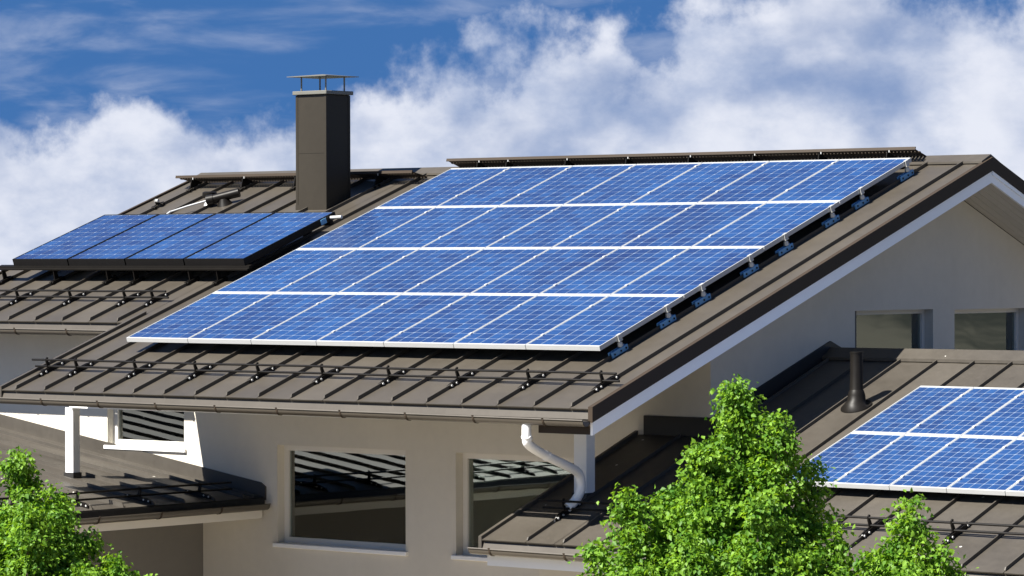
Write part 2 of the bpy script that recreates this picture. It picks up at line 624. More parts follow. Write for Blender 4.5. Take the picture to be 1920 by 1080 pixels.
edges = [XR - 0.035] + SEAM + [XL + 0.04]
for a, b in zip(edges, edges[1:]):
    segs = [(b, a)]
    if b < XM < a:
        segs = [(XM, a), (b, XM - 0.001)]
    for p, q in segs:
        s0 = SE if p >= XM - 1e-6 else SL
        pan_mesh(p + 0.004, q - 0.004, s0, SR - 0.02, rp, 14).build('roof_panel', 'roof', roof, smooth=True)
for x in SEAM:
    s0 = SE if x > XM else SL
    mb = MB()
    mb.prism([(s0 + 0.035, -0.005), (SR - 0.05, -0.005), (SR - 0.05, 0.040), (s0 + 0.05, 0.040), (s0 + 0.03, 0.012)], x - 0.007, x + 0.007, rp)
    mb.build('seam', 'roof', roof)
# ridge capping, eave aprons, verge trims
mb = MB()
mb.prism([(RY - 0.19, roofz(RY - 0.19) + 0.04), (RY, RZ + 0.055), (RY + 0.19, RZ - BK * 0.19 + 0.045), (RY + 0.19, RZ - BK * 0.19 + 0.02), (RY, RZ + 0.03), (RY - 0.19, roofz(RY - 0.19) + 0.015)],
         XL + 0.02, XR - 0.02, lambda w_, u, v: (w_, u, v))
mb.build('ridge_cap', 'roof', roof)


def apron(x0, x1, s, name='eave_apron'):
    y, z = RP(0, s)[1:]
    MB().prism([(y + 0.055, z - 0.016), (y + 0.034, z - 0.030), (y + 0.006, z - 0.105), (y + 0.012, z - 0.105), (y + 0.042, z - 0.036)],
               x0, x1, lambda w_, u, v: (w_, u, v)).build(name, 'gutter', roof)
    MB().box(x0 + 0.01, x1 - 0.01, y + 0.058, y + 0.085, z - 0.16, z - 0.03).build('fascia', 'gutter', roof)


apron(XM + 0.005, XR - 0.03, SE)
apron(XL, XM - 0.02, SL)


def gutter(p0, p1, r, out, name='gutter', every=0.93, first=0.35, label=None):
    """half round gutter between two points; out = horizontal unit vector away from the wall"""
    p0, p1, out = Vector(p0), Vector(p1), Vector(out)
    up = Vector((0, 0, 1))
    d = (p1 - p0)
    L = d.length
    d.normalize()
    prof = []
    n = 12
    for j in range(n + 1):
        a = math.pi * (1.0 + j / n)
        prof.append((r * math.cos(a), r * math.sin(a)))
    inner = [(u * 0.93, v * 0.93) for u, v in prof][::-1]
    lip = [(r + 0.012, 0.006), (r + 0.006, 0.016), (r - 0.006, 0.008)]
    poly = prof + lip + inner
    mb = MB()
    fn = lambda w_, u, v: p0 + d * w_ + out * u + up * v
    mb.prism(poly, 0, L, fn)
    for w_ in (0.0, L - 0.004):
        mb.prism(prof, w_, w_ + 0.004, fn)
    g_ = mb.build(name, 'gutter', house, smooth=True)
    if label:
        g_['label'] = label
    k = first
    while k < L:
        b_ = MB()
        ro = r + 0.007
        pr_ = [((ro) * math.cos(math.pi * (1.15 + 0.85 * j / 10)), ro * math.sin(math.pi * (1.15 + 0.85 * j / 10))) for j in range(11)]
        pr2 = [(u * 0.93, v * 0.93) for u, v in pr_][::-1]
        b_.prism(pr_ + [(ro + 0.012, 0.02), (ro + 0.002, 0.022)] + pr2, k, k + 0.022, fn)
        b_.build('gutter_bracket', 'trim', g_)
        k += every
    return g_


ey, ez = RP(0, SE)[1:]
gutter((XM - 0.07, ey - 0.060, ez - 0.095), (XR - 0.02, ey - 0.060, ez - 0.120), 0.060, (0, -1, 0), first=0.9, label='long gutter along the main eave')
ly, lz = RP(0, SL)[1:]
gutter((XL - 0.03, ly - 0.060, lz - 0.095), (XM - 0.03, ly - 0.060, lz - 0.105), 0.060, (0, -1, 0), label='gutter along the stepped back eave at the left')

# right verge: dark metal trim over a white bargeboard, both slopes
fy = lambda w_, u, v: (w_, u, v)


def verge(y0, y1, x0, x1, t0, t1, name, mat, parent=roof):
    MB().prism([(y0, roofz(y0) + t0), (y1, roofz(y1) + t0), (y1, roofz(y1) + t1), (y0, roofz(y0) + t1)], x0, x1, fy).build(name, mat, parent)


y0 = ey - 0.005
verge(y0, RY, XR - 0.045, XR + 0.012, -0.135, 0.022, 'verge_trim', 'trim')
verge(RY, yb2, XR - 0.045, XR + 0.012, -0.135, 0.022, 'verge_trim', 'trim')
verge(y0 + 0.03, RY, XR - 0.040, XR - 0.008, -0.275, -0.137, 'bargeboard', 'barge')
verge(RY, yb2, XR - 0.040, XR - 0.008, -0.275, -0.137, 'bargeboard', 'barge')
# thin top slip of the bargeboard on the far slope
verge(RY, yb2, XR - 0.006, XR + 0.004, -0.185, -0.138, 'bargeboard_slip', 'barge')
# left verges
verge(ey, ly - 0.02, XM - 0.010, XM + 0.030, -0.10, 0.040, 'verge_trim', 'roof')
verge(ly - 0.02, RP(0, SL + 0.28)[1], XM - 0.02, XM + 0.02, -0.02, 0.038, 'verge_trim', 'roof')
verge(ly, RY, XL - 0.008, XL + 0.036, -0.13, 0.03, 'verge_trim', 'trim')
verge(RY, yb2, XL - 0.008, XL + 0.036, -0.13, 0.03, 'verge_trim', 'trim')
# soffit boards under the gable overhang
nb = 6
for k in range(nb):
    xa = XG + 0.002 + (XR - 0.045 - XG) * k / nb
    xb = XG + (XR - 0.045 - XG) * (k + 1) / nb - 0.006
    for (ya, yb_) in ((ey + 0.085, RY), (RY, yb2 - 0.02)):
        MB().prism([(ya, roofz(ya) - 0.262), (yb_, roofz(yb_) - 0.262), (yb_, roofz(yb_) - 0.245), (ya, roofz(ya) - 0.245)], xa, xb, fy).build('soffit_board', 'soffit', roof)
MB().box(XG - 0.02, XR - 0.05, ey + 0.052, ey + 0.080, roofz(ey) - 0.262, roofz(ey) - 0.165).build('eave_shade_strip', 'trim', roof)  # added dark strip over the soffit board ends; shade put in as colour
# eave beam and posts
MB().box(-1.20, 6.70, 0.215, 0.355, -0.85, -0.30).build('eave_beam', 'white', house)


def post(x, y, zb, label, hw=0.085):
    o = MB().box(x - hw, x + hw, y - hw * 0.88, y + hw * 0.88, zb, -0.852).build('post', 'white', house, bevel=0.006)
    o['label'] = label
    MB().prism([(-hw - 0.015, -hw), (hw + 0.015, -hw), (hw + 0.015, hw), (-hw - 0.015, hw)], zb - 0.03, zb + 0.075, lambda w_, u, v: (x + u, y + v, w_)).build('post_base', 'lead', o)
    return o


post(6.625, 0.285, AP(0, 0.285)[2] - 0.03, 'white post under the right end of the eave')
post(-1.25, 0.31, WP(-1.25, 0)[2] - 0.02, 'white sunlit post under the left end of the eave', 0.068)

# ---- annex roof at the lower right
XA0, XA1, YE = 6.10, 14.2, -0.80
ap = lambda w_, u, v: AP(w_, u, v)
mb = MB()
mb.prism([(YE + 0.02, -0.15), (YF - 0.005, -0.15), (YF - 0.005, -0.014), (YE + 0.02, -0.014)], XA0 + 0.02, XA1, ap)
mb.prism([(YF - 0.005, -0.15), (AY, -0.15), (AY, -0.014), (YF - 0.005, -0.014)], XG + 0.004, XA1, ap)
mb.prism([(AY, AZ - 0.16), (9.0, AZ - AK * 4.95 - 0.16), (9.0, AZ - AK * 4.95), (AY, AZ)], XG + 0.004, XA1, fy)
aroof = mb.build('roof', 'roof_low', house)
aroof['label'] = 'lower roof in front of the gable wall with vent pipe'
ASEAM = [6.245 + 0.4804 * k for k in range(1, 17)]
ed = [XA0 + 0.03] + ASEAM + [XA1]
for a, b in zip(ed, ed[1:]):
    top_ = AY - 0.02
    if b <= XG:
        top_ = YF - 0.02
        pan_mesh(a + 0.004, b - 0.004, YE, top_, ap, 6).build('roof_panel', 'roof_low', aroof, smooth=True)
    elif a < XG:
        pan_mesh(a + 0.004, XG - 0.002, YE, YF - 0.02, ap, 6).build('roof_panel', 'roof_low', aroof, smooth=True)
        pan_mesh(XG + 0.006, b - 0.004, YE, top_, ap, 10).build('roof_panel', 'roof_low', aroof, smooth=True)
    else:
        pan_mesh(a + 0.004, b - 0.004, YE, top_, ap, 10).build('roof_panel', 'roof_low', aroof, smooth=True)
for x in ASEAM:
    t1 = AY - 0.04 if x > XG else YF - 0.04
    MB().prism([(YE + 0.03, -0.005), (t1, -0.005), (t1, 0.035), (YE + 0.055, 0.035), (YE + 0.03, 0.012)], x - 0.007, x + 0.007, ap).build('seam', 'roof_low', aroof)
MB().prism([(AY - 0.17, AZ - AK * 0.17 + 0.045), (AY, AZ + 0.085), (AY + 0.2, AZ - AK * 0.2 + 0.07), (AY + 0.2, AZ - AK * 0.2 + 0.02), (AY, AZ + 0.03), (AY - 0.17, AZ - AK * 0.17 + 0.012)],
           XG + 0.02, XA1 - 0.01, fy).build('ridge_cap', 'roof_low', aroof)
# upstands against the walls
uz = lambda y: AZ + AK * (y - AY)
MB().prism([(YF, uz(YF) - 0.05), (AY, AZ - 0.05), (AY + 2.4, AZ - AK * 2.4 - 0.05), (AY + 2.4, AZ - AK * 2.4 + 0.15), (AY, AZ + 0.155), (YF, uz(YF) + 0.20)], XG + 0.001, XG + 0.022, fy).build('wall_upstand', 'lead', aroof)
MB().box(6.20, XG + 0.021, YF - 0.022, YF - 0.001, uz(YF) - 0.05, uz(YF) + 0.20).build('wall_upstand', 'lead', aroof)
# left verge of the annex
MB().prism([(YE, uz(YE) - 0.16), (YF - 0.03, uz(YF) - 0.16), (YF - 0.03, uz(YF) + 0.035), (YE, uz(YE) + 0.035)], XA0 - 0.012, XA0 + 0.03, fy).build('verge_trim', 'roof_low', aroof)
az_ = uz(YE)
MB().prism([(YE + 0.055, az_ - 0.016), (YE + 0.034, az_ - 0.030), (YE + 0.006, az_ - 0.105), (YE + 0.012, az_ - 0.105), (YE + 0.042, az_ - 0.036)], XA0, XA1, fy).build('eave_apron', 'gutter', aroof)
gutter((XA0 - 0.05, YE - 0.060, az_ - 0.09), (XA1, YE - 0.060, az_ - 0.11), 0.060, (0, -1, 0), first=0.28, every=1.0, label='gutter of the lower roof at the right')
MB().box(XA0 + 0.06, XA1 - 0.02, YE + 0.058, YE + 0.085, az_ - 0.27, az_ - 0.03).build('fascia', 'white', aroof)
MB().quad((6.45, -0.25, GZ), (XA1 - 0.3, -0.25, GZ), (XA1 - 0.3, -0.25, uz(-0.25) - 0.15), (6.45, -0.25, uz(-0.25) - 0.15)).build('wall', 'wall', house)
MB().quad((6.45, -0.25, GZ), (6.45, YF, GZ), (6.45, YF, uz(YF) - 0.15), (6.45, -0.25, uz(-0.25) - 0.15)).build('wall', 'wall', house)
MB().quad((XA1 - 0.3, -0.25, GZ), (XA1 - 0.3, 8.6, GZ), (XA1 - 0.3, 8.6, AZ - AK * 4.55 - 0.1), (XA1 - 0.3, AY, AZ - 0.1), (XA1 - 0.3, -0.25, uz(-0.25) - 0.1)).build('wall', 'wall', house)

# ---- wing roof at the lower left, falling towards +X
WX0, WX1, WY0, WY1 = -6.2, 0.44, -12.0, YF - 0.005
wp = lambda w_, u, v: WP(u, w_, v)
mb = MB()
mb.prism([(WX0, -0.14), (WX1 - 0.02, -0.14), (WX1 - 0.02, -0.014), (WX0, -0.014)], WY0, WY1, wp)
zr = WP(WX0, 0)[2]
mb.prism([(WX0 - 6, zr - 0.9 - 0.14), (WX0, zr - 0.14), (WX0, zr), (WX0 - 6, zr - 0.9)], WY0, WY1, lambda w_, u, v: (u, w_, v))
wroof = mb.build('roof', 'roof_low', house)
wroof['label'] = 'low pitched roof at the lower left, partly sunlit'
WSEAM = [1.52 - 0.49 * k for k in range(28)]
ed = [WY1] + WSEAM + [WY0]
wpn = lambda x, s, e: WP(s, x, e)
for a, b in zip(ed, ed[1:]):
    if a - b < 0.03:
        continue
    mb = MB()
    n = 8
    vs = [[WP(WX1 - (WX1 - WX0) * i / n, b + 0.004 + (a - b - 0.008) * j / 3, random.uniform(-0.0015, 0.0015) if j in (1, 2) else 0) for j in range(4)] for i in range(n + 1)]
    for i in range(n):
        for j in range(3):
            mb.quad(vs[i][j], vs[i][j + 1], vs[i + 1][j + 1], vs[i + 1][j])
    mb.build('roof_panel', 'roof_low', wroof)
for y in WSEAM:
    MB().prism([(WX0, -0.005), (WX1 - 0.03, -0.005), (WX1 - 0.03, 0.012), (WX1 - 0.055, 0.040), (WX0, 0.040)], y - 0.008, y + 0.008, wp).build('seam', 'roof_low', wroof)
# stepped flashing up the front wall
MB().prism([(WX0, zr - 0.02), (0.40, WP(0.40, 0)[2] - 0.03), (0.46, WP(0.46, 0)[2] - 0.03), (0.46, WP(0.46, 0)[2] + 0.13), (0.38, WP(0.38, 0)[2] + 0.165), (WX0, zr + 0.165)],
           YF - 0.022, YF - 0.001, lambda w_, u, v: (u, w_, v)).build('wall_upstand', 'roof_low', wroof)
MB().prism([(WX0, zr), (0.40, WP(0.40, 0)[2]), (0.40, WP(0.40, 0)[2] + 0.03), (WX0, zr + 0.03)], YF - 0.16, YF - 0.145, lambda w_, u, v: (u, w_, v)).build('flashing_rib', 'roof_low', wroof)
wz = WP(WX1, 0)[2]
gutter((WX1 + 0.085, YF - 0.07, wz - 0.08), (WX1 + 0.085, WY0, wz - 0.10), 0.066, (1, 0, 0), first=0.8, every=0.98, label='dark gutter of the lower left roof')
MB().box(WX1 - 0.01, WX1 + 0.015, WY0, WY1 - 0.02, wz - 0.12, wz - 0.012).build('fascia', 'lead', wroof)
MB().box(-0.60, WX1 - 0.015, WY0 + 0.02, WY1 - 0.03, wz - 0.25, wz - 0.15).build('soffit', 'window', wroof)
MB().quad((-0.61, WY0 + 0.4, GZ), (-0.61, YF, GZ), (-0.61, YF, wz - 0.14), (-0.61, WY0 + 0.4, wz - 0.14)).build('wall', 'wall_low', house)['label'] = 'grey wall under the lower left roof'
MB().quad((-0.61, WY0 + 0.4, GZ), (WX0 - 5.5, WY0 + 0.4, GZ), (WX0 - 5.5, WY0 + 0.4, zr - 0.95), (WX0, WY0 + 0.4, zr - 0.1), (-0.61, WY0 + 0.4, wz)).build('wall', 'wall', house)

# ---- chimney
cx0, cx1, cy0, cy1 = -1.925, -1.392, 4.88, 5.33
ch = MB().box(cx0, cx1, cy0, cy1, 1.45, 3.025).build('chimney', 'chimney', house, bevel=0.008)
ch['label'] = 'square brown metal clad chimney with a flat rain cover'
MB().box(cx0 - 0.008, cx1 + 0.008, cy0 - 0.008, cy0 + 0.012, 1.40, 1.60).build('chimney_flashing', 'chimney', ch)
for xx, yy in ((cx0, cy0), (cx1 - 0.03, cy0), (cx0, cy1 - 0.03), (cx1 - 0.03, cy1 - 0.03)):
    MB().box(xx - 0.004, xx + 0.034, yy - 0.004, yy + 0.034, 1.60, 3.02).build('corner_trim', 'chimney', ch)
MB().box(cx0 - 0.003, cx1 + 0.003, cy0 - 0.003, cy1 + 0.003, 2.268, 2.280).build('sheet_joint', 'chimney', ch)
MB().box(cx0 - 0.035, cx1 + 0.035, cy0 - 0.035, cy1 + 0.035, 3.026, 3.075).build('chimney_cap', 'cap', ch, bevel=0.006)
for px_ in (cx0 + 0.05, cx1 - 0.05):
    for py_ in (cy0 + 0.05, cy1 - 0.05):
        MB().tube([(px_, py_, 3.07), (px_, py_, 3.262)], 0.011, 8).build('cover_leg', 'cap', ch, smooth=True)
mb = MB()
a, b_, c_, d_ = (cx0 - 0.08, cy0 - 0.09), (cx1 + 0.08, cy0 - 0.09), (cx1 + 0.08, cy1 + 0.09), (cx0 - 0.08, cy1 + 0.09)
mid = ((cx0 + cx1) / 2, (cy0 + cy1) / 2, 3.298)
for p, q in ((a, b_), (b_, c_), (c_, d_), (d_, a)):
    mb.quad((*p, 3.266), (*q, 3.266), mid)
    mb.quad((*p, 3.258), (*q, 3.258), (*q, 3.266), (*p, 3.266))
mb.quad((*a, 3.258), (*b_, 3.258), (*c_, 3.258), (*d_, 3.258))
mb.build('rain_cover', 'cap', ch)

# ---- downpipe from the main gutter to the post
P = [Vector(p) for p in ((7.00, -1.10, -0.765), (7.00, -1.10, -0.90), (6.985, -1.04, -0.985), (6.93, -0.70, -1.11), (6.88, -0.33, -1.225), (6.84, -0.09, -1.31), (6.825, -0.02, -1.42), (6.82, -0.03, -1.52), (6.79, -0.09, -1.62), (6.76, -0.16, -1.675))]


def spline(P, n=6):
    out = []
    for i in range(len(P) - 1):
        p0, p1, p2, p3 = P[max(i - 1, 0)], P[i], P[i + 1], P[min(i + 2, len(P) - 1)]
        for k in range(n):
            u = k / n
            out.append(0.5 * ((2 * p1) + (p2 - p0) * u + (2 * p0 - 5 * p1 + 4 * p2 - p3) * u * u + (3 * p1 - p0 - 3 * p2 + p3) * u ** 3))
    out.append(P[-1])
    return out


dp = MB().tube(spline(P), 0.049, 16, caps=False).build('downpipe', 'white', house, smooth=True)
dp['label'] = 'white bent downpipe between gutter and post'
for i in (1, 3):
    p, q = P[i], P[i + 1]
    d = (q - p).normalized()
    MB().tube([p - d * 0.02, p + d * 0.03], 0.0535, 16).build('pipe_collar', 'white', dp, smooth=True)

# ------------------------------------------------------------------ solar panels
def frame_matrix(origin, grad_angle):
    ca, sa = math.cos(grad_angle), math.sin(grad_angle)
    return Matrix(((1, 0, 0, origin[0]), (0, ca, -sa, origin[1]), (0, sa, ca, origin[2]), (0, 0, 0, 1)))


def panel_meshes(w, l, lip_s, lip_e, thick, fmat, cols=6, rows=10, gap=(0.0110, 0.0095)):
    d = {}
    mb = MB()
    n0 = -thick
    mb.box(0, w, 0, lip_e, n0, 0)
    mb.box(0, w, l - lip_e, l, n0, 0)
    mb.box(0, lip_s, lip_e, l - lip_e, n0, 0)
    mb.box(w - lip_s, w, lip_e, l - lip_e, n0, 0)
    d['frame'] = mb.mesh('frame', fmat)
    d['backsheet'] = MB().box(lip_s, w - lip_s, lip_e, l - lip_e, -0.02, -0.006).mesh('backsheet', 'sheet')
    pu, pv = (w - 2 * lip_s - 0.008) / cols, (l - 2 * lip_e - 0.012) / rows
    c = min(pu, pv) * 0.03
    hw, hl = (pu - gap[0]) / 2, (pv - gap[1]) / 2
    oct_ = [(-hw + c, -hl), (hw - c, -hl), (hw, -hl + c), (hw, hl - c), (hw - c, hl), (-hw + c, hl), (-hw, hl - c), (-hw, -hl + c)]
    d['cell'] = MB().prism(oct_, -0.0005, 0.0015, lambda w_, u, v: (u, v, w_)).mesh('cell', 'cell')
    d['pos'] = [(lip_s + 0.004 + pu * (i + 0.5), lip_e + 0.006 + pv * (j + 0.5), -0.005) for j in range(rows) for i in range(cols)]
    d['front'] = None
    return d


clamp_me = MB().box(-0.010, 0.020, -0.020, 0.020, -0.004, 0.009).mesh('clamp', 'alu', bevel=0.003)


def make_panel(name, d, mw, label, cat, group, clamps=()):
    e = empty(name, mw)
    tag(e, label, cat, group)
    for k in ('frame', 'backsheet'):
        link(k, d[k], e, world=False)
    for p in d['pos']:
        c = link('cell', d['cell'], e, world=False)
        c.location = p
    for u, v in clamps:
        c = link('clamp', clamp_me, e, world=False)
        c.location = (u, v, 0.0)
    return e


CPW, RPL = 1.01, 1.527186
PD = panel_meshes(CPW - 0.010, RPL - 0.012, 0.0095, 0.026, 0.050, 'alu')
ordn = ['first', 'second', 'third', 'fourth', 'fifth', 'sixth', 'seventh']
rown = ['bottom row', 'row above the bottom', 'row below the top', 'top row']
BRS = (0.303, 1.173, 1.822, 2.741, 3.429, 4.367, 4.985, 5.95)
for j in range(4):
    for i in range(7):
        o = RP(i * CPW, j * RPL, -H0)
        if i == 0:
            wh = 'leftmost'
        elif i == 6:
            wh = 'rightmost'
        else:
            wh = ordn[i] + ' from left'
        cl = [(CPW - 0.005, v - j * RPL) for v in BRS[2 * j:2 * j + 2]] if i < 6 else []
        make_panel('solar_panel', PD, frame_matrix(o, TH), 'blue solar panel of the large array, %s, %s' % (rown[j], wh), 'solar panel', 'panels of the large roof array', cl)

# annex array: smaller panels, two rows of five
AB = 0.345
ANG = math.atan(AB)
AW, AL = 0.675, 1.365
PD2 = panel_meshes(AW - 0.008, AL - 0.012, 0.011, 0.028, 0.045, 'alu', gap=(0.0085, 0.0095))
ao = AP(8.98, 0.56, 0.155)
for j in range(2):
    for i in range(5):
        o = (ao[0] + i * AW, ao[1] + j * AL * math.cos(ANG), ao[2] + j * AL * math.sin(ANG))
        lab = 'blue solar panel of the small lower roof array, %s, %s' % (('front row', 'back row')[j], ('leftmost' if i == 0 else ordn[i] + ' from the left'))
        make_panel('solar_panel', PD2, frame_matrix(o, ANG), lab, 'solar panel', 'panels of the small array on the lower roof', [(AW - 0.004, 0.25), (AW - 0.004, 1.1)] if i < 4 else [])

# left collectors: deeper black boxes
CW, CL = 1.045, 1.73
PD3 = panel_meshes(CW - 0.022, CL, 0.012, 0.018, 0.090, 'black', gap=(0.0110, 0.0095))
cn = ['leftmost', 'second from the left', 'third from the left', 'rightmost, nearest the chimney']
for i in range(4):
    o = RP(-4.46 + i * CW, 2.42, 0.300)
    make_panel('solar_panel', PD3, frame_matrix(o, TH), 'deep black framed solar panel on the left roof, ' + cn[i], 'solar panel', 'black framed panels on the left roof')

# stand that carries the left collectors
st = empty('panel_stand', loc=RP(-4.8, 2.5, 0))
tag(st, 'dark rail on legs along the lower edge of the black framed panels', 'panel stand')
MB().prism([(2.36, 0.170), (2.46, 0.170), (2.46, 0.2095), (2.405, 0.2095), (2.40, 0.186), (2.36, 0.186)], -4.74, -0.22, rp).build('rail', 'dark', st)
MB().prism([(4.02, 0.16), (4.08, 0.16), (4.08, 0.2095), (4.02, 0.2095)], -4.6, -0.3, rp).build('rail', 'dark', st)
for k in (25, 23, 21, 20, 18, 17):
    x = SEAM[k]
    MB().prism([(2.26, 0.004), (2.50, 0.004), (2.50, 0.045), (2.43, 0.06), (2.42, 0.17), (2.37, 0.17), (2.36, 0.05), (2.26, 0.045)], x - 0.022, x - 0.008, rp).build('leg', 'dark', st)
    MB().prism([(2.26, 0.004), (2.50, 0.004), (2.50, 0.045), (2.26, 0.045)], x + 0.008, x + 0.020, rp).build('leg', 'dark', st)
    for s in (2.29, 2.45):
        MB().tube([RP(x - 0.03, s, 0.026), RP(x + 0.032, s, 0.026)], 0.020, 8).build('bolt', 'dark', st)
    MB().prism([(3.95, 0.004), (4.15, 0.004), (4.08, 0.16), (4.02, 0.16)], x - 0.02, x - 0.008, rp).build('leg', 'dark', st)
# pipe stubs of the collectors
MB().tube([RP(-0.30, 4.05, 0.255), RP(-0.13, 4.07, 0.255)], 0.022, 10).build('pipe_stub', 'steel', st, smooth=True)
MB().box(-0.300, -0.292, 3.86, 3.96, 0.22, 0.285, lambda x, y, z: RP(x, y, z)).build('side_plate', 'blue', st)

# mounting brackets down the right edge of the large array
bn = ['lowest', 'second from the bottom', 'third from the bottom', 'fourth from the bottom', 'fourth from the top', 'third from the top', 'second from the top', 'topmost']
XB = SEAM[1]
for k, s in enumerate(BRS):
    e = empty('mounting_bracket', frame_matrix(RP(XB, s, 0), TH))
    tag(e, 'blue clamp with steel stud at right edge of large array, ' + bn[k], 'mounting bracket', 'brackets along the right edge of the large array')
    L = lambda name, mb, mat, **kw: mb.build(name, mat, e, world=False, **kw)
    mb = MB().box(0.010, 0.030, -0.15, 0.13, 0.004, 0.066)
    mb.box(-0.030, -0.010, -0.15, 0.13, 0.004, 0.066)
    L('clamp_plate', mb, 'blue', bevel=0.004)
    mb = MB()
    for v in (-0.11, 0.0, 0.09):
        mb.tube([(0.029, v, 0.035), (0.037, v, 0.035)], 0.011, 8)
    L('bolt', mb, 'dark')
    L('stud', MB().tube([(0.012, 0.03, 0.066), (0.012, 0.03, 0.15)], 0.016, 10), 'steel', smooth=True)
    L('nut', MB().tube([(0.012, 0.03, 0.076), (0.012, 0.03, 0.118)], [0.032, 0.026], 8), 'steel')
    mb = MB().box(-0.020, 0.040, 0.0, 0.06, 0.135, 0.146)
    mb.box(0.026, 0.034, 0.0, 0.06, 0.146, 0.206)
    mb.box(0.004, 0.026, 0.0, 0.06, 0.2005, 0.208)
    L('end_clamp', mb, 'steel')
    L('rail', MB().box(-XB + 0.05, -0.022, 0.01, 0.05, 0.105, 0.148), 'dark')

# ------------------------------------------------------------------ snow guards
def guard(label, fn, us, u0, u1, s_arm, place):
    """two rails on brackets clamped to the seams. fn(u, s, h): along the eave, up the slope, above the sheet"""
    e = empty('snow_guard', loc=place)
    tag(e, label, 'snow guard', 'snow guards above the eaves')
    prof = [(-0.19, 0.006), (0.24, 0.006), (0.24, 0.040), (0.15, 0.052), (0.034, 0.052), (0.020, 0.135), (0.036, 0.158), (0.024, 0.170), (-0.004, 0.158), (-0.012, 0.125), (-0.012, 0.055), (-0.10, 0.050), (-0.19, 0.036)]
    prof = [(a + s_arm, b) for a, b in prof]
    for u in us:
        br = MB().prism(prof, u - 0.024, u - 0.008, lambda w_, a, b: fn(w_, a, b))
        br.prism([(a, min(b, 0.05)) for a, b in prof[:4]] + [(s_arm - 0.10, 0.05), (s_arm - 0.19, 0.036)], u + 0.008, u + 0.018, lambda w_, a, b: fn(w_, a, b))
        b = br.build('bracket', 'dark', e)
        for s in (-0.155, -0.075, 0.19):
            MB().tube([fn(u - 0.026, s_arm + s, 0.028), fn(u + 0.030, s_arm + s, 0.028)], 0.012, 8).build('bolt', 'steel', b)
    for s, h in ((0.004, 0.062), (0.006, 0.142)):
        a0, a1 = (u0, u1) if h < 0.1 else (u0 - 0.03, u1 - 0.02)
        n = 12
        MB().tube([fn(a0 + (a1 - a0) * i / n, s_arm + s, h + 0.003 * math.sin(i * 1.3)) for i in range(n + 1)], 0.0125, 8).build('rail', 'dark', e, smooth=True)
    return e


guard('long snow guard above the main eave gutter', lambda u, s, h: RP(u, s, h), [SEAM[k] for k in (0, 2, 4, 6, 8, 10, 12, 14, 16, 17)], -0.98, 7.74, -0.605, RP(3, -0.6, 0))
guard('snow guard on the stepped back left roof', lambda u, s, h: RP(u, s, h), [SEAM[k] for k in (18, 19, 21, 23, 25)], -4.95, -0.98, 1.69, RP(-3, 1.69, 0))
guard('snow guard on the lower right roof behind the trees', lambda u, s, h: AP(u, s, h), ASEAM[0:15:2], 6.42, 13.9, -0.13, AP(9, -0.13, 0))
guard('dark snow guard on the lower left roof', lambda u, s, h: WP(0.22 - s, u, h), [WSEAM[k] for k in range(1, 24, 2)], -10.5, 1.55, 0.05, WP(0.2, 0, 0))

# ------------------------------------------------------------------ ridge walkways
def walkway(label, x0, x1, ya, za, yb_, zb, xs):
    e = empty('roof_walkway', loc=((x0 + x1) / 2, ya, za - 0.1))
    tag(e, label, 'roof walkway', 'walkways along the ridge')
    d = Vector((0, yb_ - ya, zb - za))
    L = d.length
    d.normalize()
    nrm_ = Vector((0, -d.z, d.y))
    fn = lambda w_, u, v: Vector((w_, ya, za)) + d * u + nrm_ * v
    mb = MB()
    mb.box(x0, x1, 0, 0.012, -0.016, 0.020, fn)
    mb.box(x0, x1, L - 0.012, L, -0.022, 0.014, fn)
    mb.box(x0, x1, L * 0.30, L * 0.30 + 0.03, -0.012, 0.0, fn)
    x = x0
    while x < x1 - 0.04:
        mb.box(x, x + 0.034, 0.026, L - 0.012, -0.004, 0.006, fn)
        mb.box(x, x + 0.010, 0.012, 0.026, -0.004, 0.006, fn)
        x += 0.050
    o = mb.build('deck', 'trim', e)
    o['kind'] = 'stuff'
    for x in xs:
        yy = ya + 0.08
        zz = roofz(yy) + 0.004
        b = MB()
        b.prism([(yy - 0.17, roofz(yy - 0.17) + 0.006), (yy + 0.06, roofz(yy + 0.06) + 0.006), (yy + 0.06, roofz(yy + 0.06) + 0.05), (yb_ - 0.03, zb - 0.03), (ya + 0.015, za - 0.02), (yy - 0.10, roofz(yy - 0.1) + 0.05), (yy - 0.17, roofz(yy - 0.17) + 0.045)], x - 0.02, x - 0.008, fy)
        b.build('bracket', 'dark', e)
        for s in (-0.13, -0.05):
            MB().tube([(x - 0.03, yy + s, roofz(yy + s) + 0.03), (x + 0.03, yy + s, roofz(yy + s) + 0.03)], 0.016, 8).build('bolt', 'dark', e)
        MB().box(x + 0.02, x + 0.034, ya - 0.004, ya - 0.001, za - 0.04, za - 0.012).build('bolt', 'steel', e)
    return e


walkway('long ridge walkway above the large solar array', -0.31, 6.95, 5.99, 2.175, 6.30, 2.055 + 0.02, [SEAM[k] for k in (2, 4, 6, 8, 10, 12, 14, 15)])
walkway('ridge walkway behind the chimney on the left roof', -4.96, -0.62, 5.67, 2.025, 5.97, 1.965, [SEAM[k] for k in (25, 23, 21, 18)])

# ------------------------------------------------------------------ vents and fittings
def rot_pipe(name, label, cat, base, n, parts):
    e = empty(name, loc=base)
    tag(e, label, cat)
    return e


